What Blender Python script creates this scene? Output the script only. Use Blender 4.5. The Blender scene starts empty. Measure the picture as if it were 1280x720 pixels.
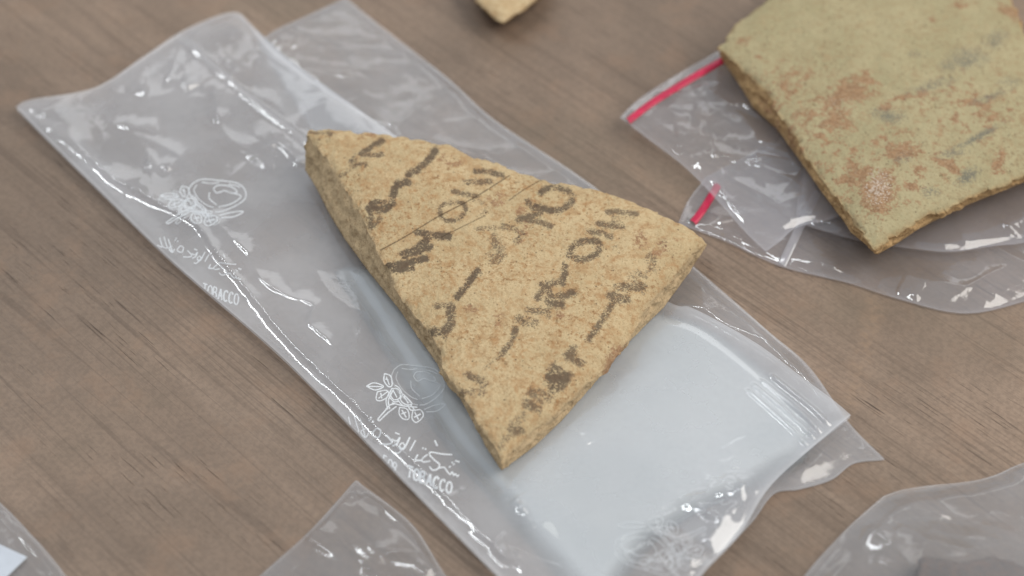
import bpy, bmesh, math, random
import numpy as np
from mathutils import Vector
from mathutils.bvhtree import BVHTree

random.seed(7)
RNG = np.random.RandomState(11)
SC = bpy.context.scene
COL = SC.collection

# ------------------------------------------------------------------ camera
PITCH = math.radians(47.0)
DIST = 0.57
LENS = 65.0
CAM = np.array([0.0, -DIST * math.cos(PITCH), DIST * math.sin(PITCH)])
cd = bpy.data.cameras.new('camera')
cam = bpy.data.objects.new('camera', cd)
COL.objects.link(cam)
cam.location = CAM
cam.rotation_euler = (math.pi / 2 - PITCH, 0, 0)
cd.lens = LENS
cd.sensor_width = 36.0
cd.clip_start = 0.01
cd.clip_end = 50
cd.dof.use_dof = True
cd.dof.focus_distance = 0.547
cd.dof.aperture_fstop = 6.2
SC.camera = cam

# ------------------------------------------------------------------ light
w = bpy.data.worlds.new('World')
SC.world = w
w.use_nodes = True
bg = w.node_tree.nodes['Background']
bg.inputs['Color'].default_value = (0.90, 0.94, 1.0, 1)
bg.inputs['Strength'].default_value = 0.47


def area(name, loc, target, sx, sy, power, col):
    l = bpy.data.lights.new(name, 'AREA')
    l.shape = 'RECTANGLE'
    l.size = sx
    l.size_y = sy
    l.energy = power
    l.color = col
    o = bpy.data.objects.new(name, l)
    COL.objects.link(o)
    o.location = loc
    d = Vector(target) - Vector(loc)
    o.rotation_euler = d.to_track_quat('-Z', 'Y').to_euler()
    return o


area('window_light', (0.88, -0.12, 1.05), (0, 0, 0), 0.95, 0.95, 13.8, (1.0, 0.955, 0.885))
area('added_glint_lamp', (-0.62, 0.42, 1.45), (0, 0, 0), 0.08, 1.2, 8.0, (0.92, 0.97, 1.0))  # added narrow lamp, aimed so the film creases catch glints
area('added_sheen_lamp', (0.10, 1.75, 1.15), (0, 0, 0), 1.6, 0.35, 2.3, (0.95, 0.98, 1.0))  # added broad lamp behind the scene, gives the flat film a soft sheen

SC.view_settings.view_transform = 'Standard'
SC.view_settings.look = 'None'
SC.view_settings.exposure = -0.08
SC.view_settings.gamma = 1.0
SC.render.engine = 'CYCLES'
SC.cycles.transparent_max_bounces = 32
SC.cycles.max_bounces = 10
SC.cycles.use_denoising = True
SC.cycles.sample_clamp_indirect = 6.0


# ------------------------------------------------------------------ helpers
TANH = 18.0 / LENS
FWD = np.array([0, math.cos(PITCH), -math.sin(PITCH)])
UPV = np.array([0, math.sin(PITCH), math.cos(PITCH)])
RGT = np.array([1.0, 0, 0])


def ray(px, py):
    px = np.asarray(px, float)
    py = np.asarray(py, float)
    x = (px - 640) / 640 * TANH
    y = -(py - 360) / 640 * TANH
    return FWD + x[..., None] * RGT + y[..., None] * UPV


def at(pts, z):
    """photograph points (1280x720) laid on a level of height z above the table"""
    pts = np.asarray(pts, float)
    r = ray(pts[:, 0], pts[:, 1])
    z = np.broadcast_to(np.asarray(z, float), (len(pts),))
    t = (z - CAM[2]) / r[:, 2]
    return CAM + r * t[:, None]


def resample(p, n, smooth=False):
    p = np.asarray(p, float)
    if smooth and len(p) > 2:
        q = np.vstack([2 * p[0] - p[1], p, 2 * p[-1] - p[-2]])
        out = []
        for i in range(1, len(q) - 2):
            t = np.linspace(0, 1, 12, endpoint=False)[:, None]
            a, b, c, d = q[i - 1], q[i], q[i + 1], q[i + 2]
            out.append(0.5 * ((2 * b) + (-a + c) * t + (2 * a - 5 * b + 4 * c - d) * t ** 2 + (-a + 3 * b - 3 * c + d) * t ** 3))
        p = np.vstack(out + [p[-1:]])
    s = np.r_[0, np.cumsum(np.linalg.norm(np.diff(p, axis=0), axis=1))]
    if s[-1] == 0:
        return np.repeat(p[:1], n, 0)
    t = np.linspace(0, s[-1], n)
    return np.stack([np.interp(t, s, p[:, k]) for k in range(p.shape[1])], 1)


def coons(c0, c1, d0, d1):
    """c0,c1: n x k (u), d0,d1: m x k (v) -> n x m x k"""
    n, m = len(c0), len(d0)
    u = np.linspace(0, 1, n)[:, None, None]
    v = np.linspace(0, 1, m)[None, :, None]
    A = (1 - v) * c0[:, None, :] + v * c1[:, None, :]
    B = (1 - u) * d0[None] + u * d1[None]
    C = (1 - u) * (1 - v) * c0[0] + u * (1 - v) * c0[-1] + (1 - u) * v * c1[0] + u * v * c1[-1]
    return A + B - C


PERM = RNG.permutation(512)
GRAD = np.stack([np.cos(np.linspace(0, 2 * math.pi, 512, endpoint=False)), np.sin(np.linspace(0, 2 * math.pi, 512, endpoint=False))], 1)


def noise(x, y, seed=0):
    x = np.asarray(x, float) + seed * 17.31
    y = np.asarray(y, float) + seed * 9.73
    xi = np.floor(x).astype(int)
    yi = np.floor(y).astype(int)
    xf = x - xi
    yf = y - yi

    def g(ix, iy, fx, fy):
        h = PERM[(PERM[ix % 512] + iy) % 512]
        return GRAD[h, 0] * fx + GRAD[h, 1] * fy
    u = xf ** 3 * (xf * (xf * 6 - 15) + 10)
    v = yf ** 3 * (yf * (yf * 6 - 15) + 10)
    a = g(xi, yi, xf, yf)
    b = g(xi + 1, yi, xf - 1, yf)
    c = g(xi, yi + 1, xf, yf - 1)
    d = g(xi + 1, yi + 1, xf - 1, yf - 1)
    return ((a * (1 - u) + b * u) * (1 - v) + (c * (1 - u) + d * u) * v) * 1.5


def fbm(x, y, oct=4, seed=0):
    r = 0
    a = 1.0
    f = 1.0
    for i in range(oct):
        r = r + a * noise(x * f, y * f, seed + i * 3)
        a *= 0.5
        f *= 2.03
    return r


def sstep(a, b, x):
    t = np.clip((x - a) / (b - a), 0, 1)
    return t * t * (3 - 2 * t)


def dist_poly(P, line):
    """distance of points P (N,2) to an open polyline; also the parameter 0..1 along it"""
    line = np.asarray(line)[:, :2]
    L = np.r_[0, np.cumsum(np.linalg.norm(np.diff(line, axis=0), axis=1))]
    best = np.full(len(P), 1e9)
    par = np.zeros(len(P))
    for i in range(len(line) - 1):
        a, b = line[i], line[i + 1]
        ab = b - a
        l2 = ab @ ab
        if l2 < 1e-14:
            continue
        t = np.clip(((P - a) @ ab) / l2, 0, 1)
        d = np.hypot(P[:, 0] - a[0] - t * ab[0], P[:, 1] - a[1] - t * ab[1])
        k = d < best
        best[k] = d[k]
        par[k] = (L[i] + t[k] * (L[i + 1] - L[i])) / L[-1]
    return best, par


def inside(P, poly):
    poly = np.asarray(poly)[:, :2]
    r = np.zeros(len(P), bool)
    n = len(poly)
    for i in range(n):
        x0, y0 = poly[i]
        x1, y1 = poly[(i + 1) % n]
        c = ((y0 > P[:, 1]) != (y1 > P[:, 1]))
        if y1 != y0:
            c &= P[:, 0] < (x1 - x0) * (P[:, 1] - y0) / (y1 - y0) + x0
        r ^= c
    return r


def sdf(P, poly):
    """signed distance, negative inside"""
    poly = np.asarray(poly)[:, :2]
    d, _ = dist_poly(P, np.vstack([poly, poly[:1]]))
    return np.where(inside(P, poly), -d, d)


def mesh_obj(name, verts, faces, mat, parent=None, smooth=True, attrs=None, origin=None):
    v = np.asarray(verts, float)
    if origin is not None:
        v = v - np.asarray(origin)
    me = bpy.data.meshes.new(name)
    if isinstance(faces, np.ndarray):
        nf, k = faces.shape
        me.vertices.add(len(v))
        me.vertices.foreach_set('co', v.ravel())
        me.loops.add(nf * k)
        me.loops.foreach_set('vertex_index', faces.ravel().astype(np.int32))
        me.polygons.add(nf)
        me.polygons.foreach_set('loop_start', np.arange(0, nf * k, k, dtype=np.int32))
        me.polygons.foreach_set('loop_total', np.full(nf, k, dtype=np.int32))
        me.update(calc_edges=True)
        me.validate()
    else:
        me.from_pydata([tuple(p) for p in v], [], faces)
    me.polygons.foreach_set('use_smooth', [smooth] * len(me.polygons))
    if attrs:
        for k, a in attrs.items():
            at_ = me.attributes.new(k, 'FLOAT', 'POINT')
            at_.data.foreach_set('value', np.asarray(a, np.float32))
    me.materials.append(mat)
    o = bpy.data.objects.new(name, me)
    COL.objects.link(o)
    if origin is not None and parent is None:
        o.location = origin
    if parent is not None:
        o.parent = parent
    return o


def tag(o, label=None, cat=None, group=None, kind=None):
    if label:
        o['label'] = label
    if cat:
        o['category'] = cat
    if group:
        o['group'] = group
    if kind:
        o['kind'] = kind
    return o


def grid_faces(n, m, off=0):
    i, j = np.meshgrid(np.arange(n - 1), np.arange(m - 1), indexing='ij')
    a = (i * m + j).ravel() + off
    return np.stack([a, a + m, a + m + 1, a + 1], 1)


# ------------------------------------------------------------------ materials
class NT:
    def __init__(self, name):
        self.m = bpy.data.materials.new(name)
        self.m.use_nodes = True
        self.t = self.m.node_tree
        self.t.nodes.clear()
        self.out = self.t.nodes.new('ShaderNodeOutputMaterial')

    def n(self, typ, ins=None, **kw):
        nd = self.t.nodes.new(typ)
        for k, v in kw.items():
            setattr(nd, k, v)
        for k, v in (ins or {}).items():
            self.put(nd.inputs[k], v)
        return nd

    def put(self, sock, v):
        if isinstance(v, bpy.types.NodeSocket):
            self.t.links.new(v, sock)
        elif isinstance(v, tuple) and len(v) == 3 and sock.type == 'RGBA':
            sock.default_value = (*v, 1)
        else:
            sock.default_value = v

    def mix(self, f, a, b, mode='MIX'):
        nd = self.n('ShaderNodeMix', data_type='RGBA', blend_type=mode)
        self.put(nd.inputs[0], f)
        self.put(nd.inputs[6], a)
        self.put(nd.inputs[7], b)
        return nd.outputs[2]

    def math(self, op, a, b=None, c=None, clamp=False):
        nd = self.n('ShaderNodeMath', operation=op, use_clamp=clamp)
        self.put(nd.inputs[0], a)
        if b is not None:
            self.put(nd.inputs[1], b)
        if c is not None:
            self.put(nd.inputs[2], c)
        return nd.outputs[0]

    def ramp(self, f, a, b, lo=0.0, hi=1.0):
        nd = self.n('ShaderNodeMapRange', {0: f, 1: a, 2: b, 3: lo, 4: hi}, interpolation_type='SMOOTHSTEP')
        return nd.outputs[0]

    def noise(self, vec, scale, detail=4, rough=0.55, dist=0.0):
        return self.n('ShaderNodeTexNoise', {'Vector': vec, 'Scale': scale, 'Detail': detail, 'Roughness': rough, 'Distortion': dist}).outputs[0]

    def attr(self, name):
        return self.n('ShaderNodeAttribute', attribute_name=name).outputs['Fac']

    def obj(self):
        return self.n('ShaderNodeTexCoord').outputs['Object']


def mat_table():
    t = NT('table_plywood')
    co = t.obj()
    rot = t.n('ShaderNodeMapping', {'Vector': co, 'Rotation': (0, 0, math.radians(45))}).outputs[0]

    def st(sx, sy):
        return t.n('ShaderNodeMapping', {'Vector': rot, 'Scale': (sx, sy, 1)}).outputs[0]
    big = t.noise(co, 9, 5, 0.6, 0.5)
    wav = t.noise(st(4, 45), 1, 5, 0.62, 0.9)
    mid = t.noise(st(14, 900), 1, 4, 0.65, 0.3)
    fine = t.noise(st(45, 2600), 1, 3, 0.7)
    col = t.mix(t.ramp(big, 0.36, 0.64), (0.222, 0.162, 0.119), (0.328, 0.236, 0.172))
    col = t.mix(t.ramp(wav, 0.46, 0.66, 0, 0.5), col, (0.175, 0.126, 0.092))
    col = t.mix(t.ramp(wav, 0.30, 0.44, 0.5, 0), col, (0.355, 0.262, 0.195))
    calm0 = t.ramp(t.noise(st(3, 14), 1, 4), 0.42, 0.60, 0.15, 1.0)
    col = t.mix(t.math('MULTIPLY', t.ramp(mid, 0.48, 0.64, 0, 0.48), calm0), col, (0.105, 0.074, 0.054))
    col = t.mix(t.math('MULTIPLY', t.ramp(fine, 0.45, 0.66, 0, 0.45), calm0), col, (0.33, 0.25, 0.185))
    seam = t.noise(st(2.2, 120), 1, 3, 0.5, 0.6)
    col = t.mix(t.ramp(t.math('ABSOLUTE', t.math('SUBTRACT', seam, 0.5)), 0.014, 0.002, 0, 0.32), col, (0.09, 0.062, 0.045))
    iso = t.noise(co, 650, 4, 0.7)
    col = t.mix(t.ramp(iso, 0.40, 0.62, 0.0, 0.28), col, (0.12, 0.088, 0.066))
    iso2 = t.noise(co, 60, 5, 0.65)
    col = t.mix(t.ramp(iso2, 0.50, 0.68, 0.0, 0.35), col, (0.30, 0.195, 0.13))
    # dark open pores, short dashes along the grain
    po = t.noise(st(60, 1700), 1, 2, 0.5)
    pm = t.noise(st(14, 40), 1, 3)
    calm = t.ramp(t.noise(st(3, 16), 1, 3), 0.40, 0.60, 0.25, 1.0)
    pore = t.math('MULTIPLY', t.ramp(po, 0.63, 0.71), t.ramp(pm, 0.45, 0.62))
    col = t.mix(t.math('MULTIPLY', pore, 0.75), col, (0.05, 0.034, 0.026))
    # grey handling grime
    gr = t.noise(co, 11, 4, 0.6)
    col = t.mix(t.ramp(gr, 0.5, 0.75, 0, 0.45), col, (0.155, 0.13, 0.095))
    # pale rubbed streak
    a_, b_ = at([(1096, 372), (1064, 505)], 0.0)[:, :2]
    ang = math.atan2(b_[1] - a_[1], b_[0] - a_[0])
    mp_ = t.n('ShaderNodeMapping', {'Vector': co, 'Location': (-(a_[0] + b_[0]) / 2, -(a_[1] + b_[1]) / 2 + 0.1, 0)}, vector_type='POINT').outputs[0]
    mp_ = t.n('ShaderNodeMapping', {'Vector': mp_, 'Rotation': (0, 0, -ang)}).outputs[0]
    sp = t.n('ShaderNodeSeparateXYZ', {0: mp_})
    rub = t.math('MULTIPLY', t.ramp(t.math('ABSOLUTE', sp.outputs[1]), 0.0055, 0.0), t.ramp(t.math('ABSOLUTE', sp.outputs[0]), 0.030, 0.018))
    rub = t.math('MULTIPLY', rub, t.ramp(t.noise(co, 420, 5), 0.36, 0.66, 0.05, 0.38))
    col = t.mix(rub, col, (0.36, 0.245, 0.16))
    h = t.math('SUBTRACT', t.math('ADD', t.math('MULTIPLY', mid, 0.5), t.math('MULTIPLY', fine, 0.35)), t.math('MULTIPLY', pore, 0.6))
    bump = t.n('ShaderNodeBump', {'Height': h, 'Strength': 0.6, 'Distance': 0.0005}).outputs[0]
    p = t.n('ShaderNodeBsdfPrincipled', {'Base Color': col, 'Roughness': t.ramp(gr, 0.3, 0.7, 0.42, 0.6), 'Normal': bump, 'Specular IOR Level': 0.35})
    t.put(t.out.inputs[0], p.outputs[0])
    return t.m


def mat_sherd(name, c1, c2, red, side, inkcol, grain=1.0):
    t = NT(name)
    co = t.obj()
    n1 = t.noise(co, 60, 4)
    n2 = t.noise(co, 300, 5, 0.65)
    n3 = t.noise(co, 1300, 3, 0.75)
    n4 = t.noise(t.n('ShaderNodeMapping', {'Vector': co, 'Location': (3, 1, 2)}).outputs[0], 700, 4, 0.65)
    cell = t.n('ShaderNodeTexVoronoi', {'Vector': co, 'Scale': 2900, 'Randomness': 1.0})
    rnd = t.n('ShaderNodeSeparateColor', {'Color': cell.outputs['Color']})
    r1, r2 = rnd.outputs[0], rnd.outputs[1]
    spq = 0.36 / grain ** 2.0
    v = t.n('ShaderNodeTexVoronoi', {'Vector': co, 'Scale': 560, 'Randomness': 1.0})
    col = t.mix(t.ramp(n1, 0.38, 0.62), c1, c2)
    col = t.mix(t.ramp(n2, 0.50, 0.66, 0, 0.55), col, red)
    col = t.mix(t.ramp(n3, 0.52, 0.72, 0, 0.38), col, tuple(min(1, x * 1.18 + 0.02) for x in c1))
    col = t.mix(t.ramp(n3, 0.44, 0.30, 0, 0.3), col, red)
    col = t.mix(t.math('MULTIPLY', t.ramp(r1, 0.86, 0.97), spq), col, (0.24, 0.14, 0.07))
    col = t.mix(t.math('MULTIPLY', t.ramp(r2, 0.84, 0.97), spq), col, tuple(min(1, x * 1.3 + 0.06) for x in c1))
    n5 = t.noise(t.n('ShaderNodeMapping', {'Vector': co, 'Location': (1, 5, 2)}).outputs[0], 230, 5, 0.75, 0.4)
    col = t.mix(t.ramp(n5, 0.46, 0.66, 0, 0.6 / grain), col, tuple(x * 0.92 for x in red))
    dark = t.ramp(n4, 0.56, 0.63)
    zone = t.ramp(t.noise(t.n('ShaderNodeMapping', {'Vector': co, 'Location': (7, 2, 1)}).outputs[0], 55, 3), 0.40, 0.62, 0.25, 1.0)
    col = t.mix(t.math('MULTIPLY', t.math('MULTIPLY', dark, zone), 0.9), col, tuple(x * 0.72 for x in red))
    n6 = t.noise(t.n('ShaderNodeMapping', {'Vector': co, 'Location': (4, 8, 3)}).outputs[0], 480, 4, 0.7)
    col = t.mix(t.math('MULTIPLY', t.ramp(n6, 0.54, 0.63), t.math('MULTIPLY', zone, 0.8)), col, tuple(x * 0.95 for x in red))
    spk = t.ramp(v.outputs['Distance'], 0.20, 0.10)
    spm = t.ramp(t.noise(co, 420, 2), 0.50, 0.60)
    col = t.mix(t.math('MULTIPLY', t.math('MULTIPLY', spk, spm), 0.6), col, (0.10, 0.06, 0.035))
    # broken sides
    sd = t.attr('side')
    scol = t.mix(t.ramp(n2, 0.35, 0.65), side, tuple(x * 0.78 for x in side))
    scol = t.mix(t.math('MULTIPLY', dark, 0.4), scol, (0.2, 0.11, 0.05))
    scol = t.mix(t.ramp(n3, 0.5, 0.7, 0, 0.5), scol, tuple(min(1, x * 1.3) for x in side))
    scol = t.mix(t.math('MULTIPLY', t.ramp(r1, 0.84, 0.97), 0.45), scol, (0.2, 0.11, 0.05))
    col = t.mix(sd, col, scol)
    # rusty exposed fabric
    ru = t.attr('rust')
    rn = t.math('ADD', t.math('MULTIPLY', t.math('SUBTRACT', n2, 0.5), 2.6), t.math('MULTIPLY', t.math('SUBTRACT', n3, 0.5), 1.6))
    rb = t.ramp(t.math('ADD', ru, rn), 0.26, 0.50)
    rb = t.math('MULTIPLY', rb, t.ramp(ru, 0.02, 0.2))
    rcol = t.mix(t.ramp(n4, 0.4, 0.6), (0.25, 0.13, 0.072), (0.37, 0.215, 0.12))
    rcol = t.mix(t.math('MULTIPLY', t.ramp(r2, 0.72, 0.95), 0.6), rcol, (0.46, 0.33, 0.22))
    col = t.mix(t.math('MULTIPLY', rb, 0.8), col, rcol)
    wh = t.attr('chalk')
    wb = t.ramp(t.math('ADD', wh, t.math('MULTIPLY', t.math('SUBTRACT', r2, 0.5), 1.1)), 0.78, 1.05)
    col = t.mix(t.math('MULTIPLY', wb, 0.75), col, (0.60, 0.51, 0.43))
    # ink, worn off grain by grain
    ink = t.attr('ink')
    br = t.math('ADD', t.math('MULTIPLY', t.math('SUBTRACT', r1, 0.5), 0.8 * grain), t.math('MULTIPLY', t.math('SUBTRACT', n3, 0.5), 1.0 * grain))
    br = t.math('ADD', br, t.math('MULTIPLY', t.math('SUBTRACT', n2, 0.5), 1.5))
    wear = t.noise(t.n('ShaderNodeMapping', {'Vector': co, 'Location': (9, 4, 6)}).outputs[0], 170, 3, 0.6)
    br = t.math('ADD', br, t.math('MULTIPLY', t.math('SUBTRACT', wear, 0.5), 1.3))
    im = t.ramp(t.math('ADD', ink, br), 0.20, 0.84)
    im = t.math('MULTIPLY', im, t.ramp(ink, 0.02, 0.25, 0, 1))
    im = t.math('MULTIPLY', im, t.ramp(ink, 0.30, 0.95, 0.50, 0.84))
    col = t.mix(im, col, inkcol)
    sc = t.attr('scratch')
    col = t.mix(t.math('MULTIPLY', sc, 0.8), col, (0.09, 0.06, 0.035))
    h = t.math('ADD', t.math('MULTIPLY', n3, 0.9), t.math('MULTIPLY', n4, 0.9))
    h = t.math('ADD', h, t.math('MULTIPLY', r2, 0.12))
    h = t.math('SUBTRACT', h, t.math('MULTIPLY', t.math('MULTIPLY', spk, spm), 1.1))
    h = t.math('SUBTRACT', h, t.math('MULTIPLY', sc, 1.0))
    bump = t.n('ShaderNodeBump', {'Height': h, 'Strength': 0.5, 'Distance': 0.0006}).outputs[0]
    p = t.n('ShaderNodeBsdfPrincipled', {'Base Color': col, 'Roughness': 0.93, 'Normal': bump, 'Specular IOR Level': 0.12})
    t.put(t.out.inputs[0], p.outputs[0])
    return t.m


def mat_film(name, milk, col=(0.78, 0.82, 0.88), tint=(0.97, 0.975, 0.98), rough=0.10, gloss=0.07, bumpd=0.00025, bscale=130, cloud=0.5):
    t = NT(name)
    co = t.obj()
    b1 = t.noise(co, bscale, 4, 0.6, 0.6)
    b2 = t.noise(co, bscale * 5, 3, 0.6)
    cl = t.noise(co, 38, 4, 0.6)
    bump = t.n('ShaderNodeBump', {'Height': t.math('ADD', b1, t.math('MULTIPLY', b2, 0.12)), 'Strength': 0.8, 'Distance': bumpd}).outputs[0]
    dif = t.n('ShaderNodeBsdfDiffuse', {'Color': col, 'Normal': bump}).outputs[0]
    tr = t.n('ShaderNodeBsdfTranslucent', {'Color': col}).outputs[0]
    mk = t.n('ShaderNodeMixShader', {0: 0.4, 1: dif, 2: tr}).outputs[0]
    tp = t.n('ShaderNodeBsdfTransparent', {'Color': tint}).outputs[0]
    f = t.math('MULTIPLY', t.ramp(cl, 0.3, 0.7, 1 - cloud * 0.5, 1 + cloud * 0.5), milk)
    f = t.math('ADD', f, t.attr('opa'), clamp=True)
    body = t.n('ShaderNodeMixShader', {0: f, 1: tp, 2: mk}).outputs[0]
    lw = t.n('ShaderNodeLayerWeight', {'Blend': 0.5, 'Normal': bump}).outputs['Facing']
    fr = t.math('ADD', t.math('MULTIPLY', t.math('POWER', lw, 4.0), 0.55), gloss, clamp=True)
    gl = t.n('ShaderNodeBsdfGlossy', {'Color': (1, 1, 1), 'Roughness': rough, 'Normal': bump}).outputs[0]
    s = t.n('ShaderNodeMixShader', {0: fr, 1: body, 2: gl}).outputs[0]
    t.put(t.out.inputs[0], s)
    return t.m


def mat_plain(name, col, rough=0.5, spec=0.5, alpha=1.0, nscale=300, var=0.1):
    t = NT(name)
    co = t.obj()
    n = t.noise(co, nscale, 3)
    c = t.mix(t.ramp(n, 0.35, 0.65), tuple(x * (1 - var) for x in col), tuple(min(1, x * (1 + var)) for x in col))
    p = t.n('ShaderNodeBsdfPrincipled', {'Base Color': c, 'Roughness': rough, 'Specular IOR Level': spec, 'Alpha': alpha})
    t.put(t.out.inputs[0], p.outputs[0])
    return t.m


def mat_print(name, strength):
    t = NT(name)
    co = t.obj()
    n = t.noise(co, 900, 3)
    dif = t.n('ShaderNodeBsdfDiffuse', {'Color': (0.86, 0.89, 0.92)}).outputs[0]
    tl = t.n('ShaderNodeBsdfTranslucent', {'Color': (0.86, 0.89, 0.92)}).outputs[0]
    mk = t.n('ShaderNodeMixShader', {0: 0.25, 1: dif, 2: tl}).outputs[0]
    tp = t.n('ShaderNodeBsdfTransparent').outputs[0]
    f = t.math('MULTIPLY', t.ramp(n, 0.25, 0.5, 0.65, 1.0), strength)
    s = t.n('ShaderNodeMixShader', {0: f, 1: tp, 2: mk}).outputs[0]
    t.put(t.out.inputs[0], s)
    return t.m


def mat_milky():
    t = NT('milky_polythene')
    co = t.obj()
    n = t.noise(co, 25, 3)
    c = t.mix(t.ramp(n, 0.35, 0.65), (0.66, 0.695, 0.71), (0.72, 0.745, 0.755))
    b = t.noise(co, 90, 3)
    bump = t.n('ShaderNodeBump', {'Height': b, 'Strength': 0.3, 'Distance': 0.0004}).outputs[0]
    dif = t.n('ShaderNodeBsdfDiffuse', {'Color': c, 'Normal': bump}).outputs[0]
    tl = t.n('ShaderNodeBsdfTranslucent', {'Color': c}).outputs[0]
    s = t.n('ShaderNodeMixShader', {0: 0.10, 1: dif, 2: tl}).outputs[0]
    tp = t.n('ShaderNodeBsdfTransparent', {'Color': (0.95, 0.97, 0.98)}).outputs[0]
    s = t.n('ShaderNodeMixShader', {0: t.attr('opa'), 1: tp, 2: s}).outputs[0]
    t.put(t.out.inputs[0], s)
    return t.m


M_TABLE = mat_table()
M_SHERD = mat_sherd('buff_pottery', (0.525, 0.405, 0.235), (0.585, 0.45, 0.265), (0.44, 0.255, 0.12), (0.57, 0.43, 0.26), (0.090, 0.068, 0.054))
M_SHERD2 = mat_sherd('greenish_pottery', (0.39, 0.34, 0.20), (0.435, 0.375, 0.225), (0.38, 0.29, 0.165), (0.54, 0.36, 0.18), (0.17, 0.165, 0.135), 1.5)
M_SHERD3 = mat_sherd('pale_pottery', (0.58, 0.45, 0.27), (0.62, 0.48, 0.29), (0.5, 0.33, 0.17), (0.36, 0.24, 0.13), (0.08, 0.06, 0.05))
M_SHERD4 = mat_sherd('grey_pottery', (0.13, 0.115, 0.11), (0.19, 0.16, 0.145), (0.23, 0.16, 0.13), (0.14, 0.12, 0.115), (0.05, 0.05, 0.05))
M_FILM_A = mat_film('film_printed', 0.30, (0.84, 0.85, 0.88), rough=0.075, gloss=0.09, bumpd=0.00009, bscale=110)
M_FILM_B = mat_film('film_under', 0.19, (0.82, 0.83, 0.86), rough=0.12, bumpd=0.00020, bscale=190)
M_FILM_C = mat_film('film_zip', 0.115, (0.82, 0.80, 0.85), rough=0.08, gloss=0.085, bumpd=0.00020, bscale=120)
M_FILM_E = mat_film('film_dull', 0.16, (0.72, 0.72, 0.74), rough=0.13, bumpd=0.00018, bscale=80)
M_FILM_G = mat_film('film_hazy', 0.20, (0.72, 0.72, 0.74), rough=0.12, bumpd=0.0003, bscale=60)
M_RED = mat_plain('red_zip_plastic', (0.56, 0.016, 0.07), 0.35, 0.5)
M_SEAM = mat_film('film_seam', 0.40, (0.80, 0.80, 0.86), rough=0.15, bumpd=0.00008)
M_PRINT = mat_print('white_print', 1.0)
M_PRINT_F = mat_print('white_print_faint', 0.5)
M_PRINT_M = mat_print('white_print_mid', 0.78)
M_PRINT_W = mat_print('white_print_worn', 0.36)
M_MILKY = mat_milky()
M_PAPER = mat_plain('paper_white', (0.72, 0.77, 0.84), 0.7, 0.3, var=0.03)

# ------------------------------------------------------------------ table
bm = bmesh.new()
bmesh.ops.create_cube(bm, size=1.0)
bmesh.ops.scale(bm, vec=(1.9, 1.5, 0.03), verts=bm.verts)
bmesh.ops.bevel(bm, geom=bm.edges[:], offset=0.003, segments=3, affect='EDGES')
me = bpy.data.meshes.new('table_top')
bm.to_mesh(me)
bm.free()
me.materials.append(M_TABLE)
table = bpy.data.objects.new('table_top', me)
COL.objects.link(table)
table.location = (0, 0.1, -0.015)
tag(table, 'worn brown plywood table top under the bags and sherds', 'table', kind='structure')


# ------------------------------------------------------------------ sherds
def affine(refs):
    A = np.array([[r[0], r[1], 1] for r in refs], float)
    b = np.array([r[2] for r in refs], float)
    k = np.linalg.solve(A, b)
    return lambda p: np.asarray(p)[:, 0] * k[0] + np.asarray(p)[:, 1] * k[1] + k[2]


def ink_field(P, strokes):
    """P: N x 2 photograph positions of the vertices; strokes: (points, width, strength)"""
    f = np.zeros(len(P))
    wob = 1 + 0.35 * noise(P[:, 0] * 0.16, P[:, 1] * 0.16, 5)
    for pts, wd, s in strokes:
        p = np.asarray(pts, float)
        if len(p) == 1:
            p = np.vstack([p, p + 0.5])
        q = resample(p, max(4, len(p) * 5), True)
        lo, hi = q.min(0) - wd * 1.5, q.max(0) + wd * 1.5
        k = np.where((P[:, 0] > lo[0]) & (P[:, 0] < hi[0]) & (P[:, 1] > lo[1]) & (P[:, 1] < hi[1]))[0]
        if not len(k):
            continue
        d, _ = dist_poly(P[k], q)
        r = wd / 2 * wob[k]
        f[k] = np.maximum(f[k], s * (1 - sstep(r * 0.35, r * 1.25, d)))
    return f


def blob_field(P, blobs):
    f = np.zeros(len(P))
    for x, y, rx, ry, a, s in blobs:
        ca, sa = math.cos(math.radians(a)), math.sin(math.radians(a))
        dx, dy = P[:, 0] - x, P[:, 1] - y
        q = np.hypot((dx * ca + dy * sa) / rx, (-dx * sa + dy * ca) / ry)
        f = np.maximum(f, s * (1 - sstep(0.0, 1.75, q)))
    return f


def to_px(W):
    d = np.asarray(W) - CAM
    z = d @ FWD
    return np.stack([640 + (d @ RGT) / z / TANH * 640, 360 - (d @ UPV) / z / TANH * 640], 1)


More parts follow.
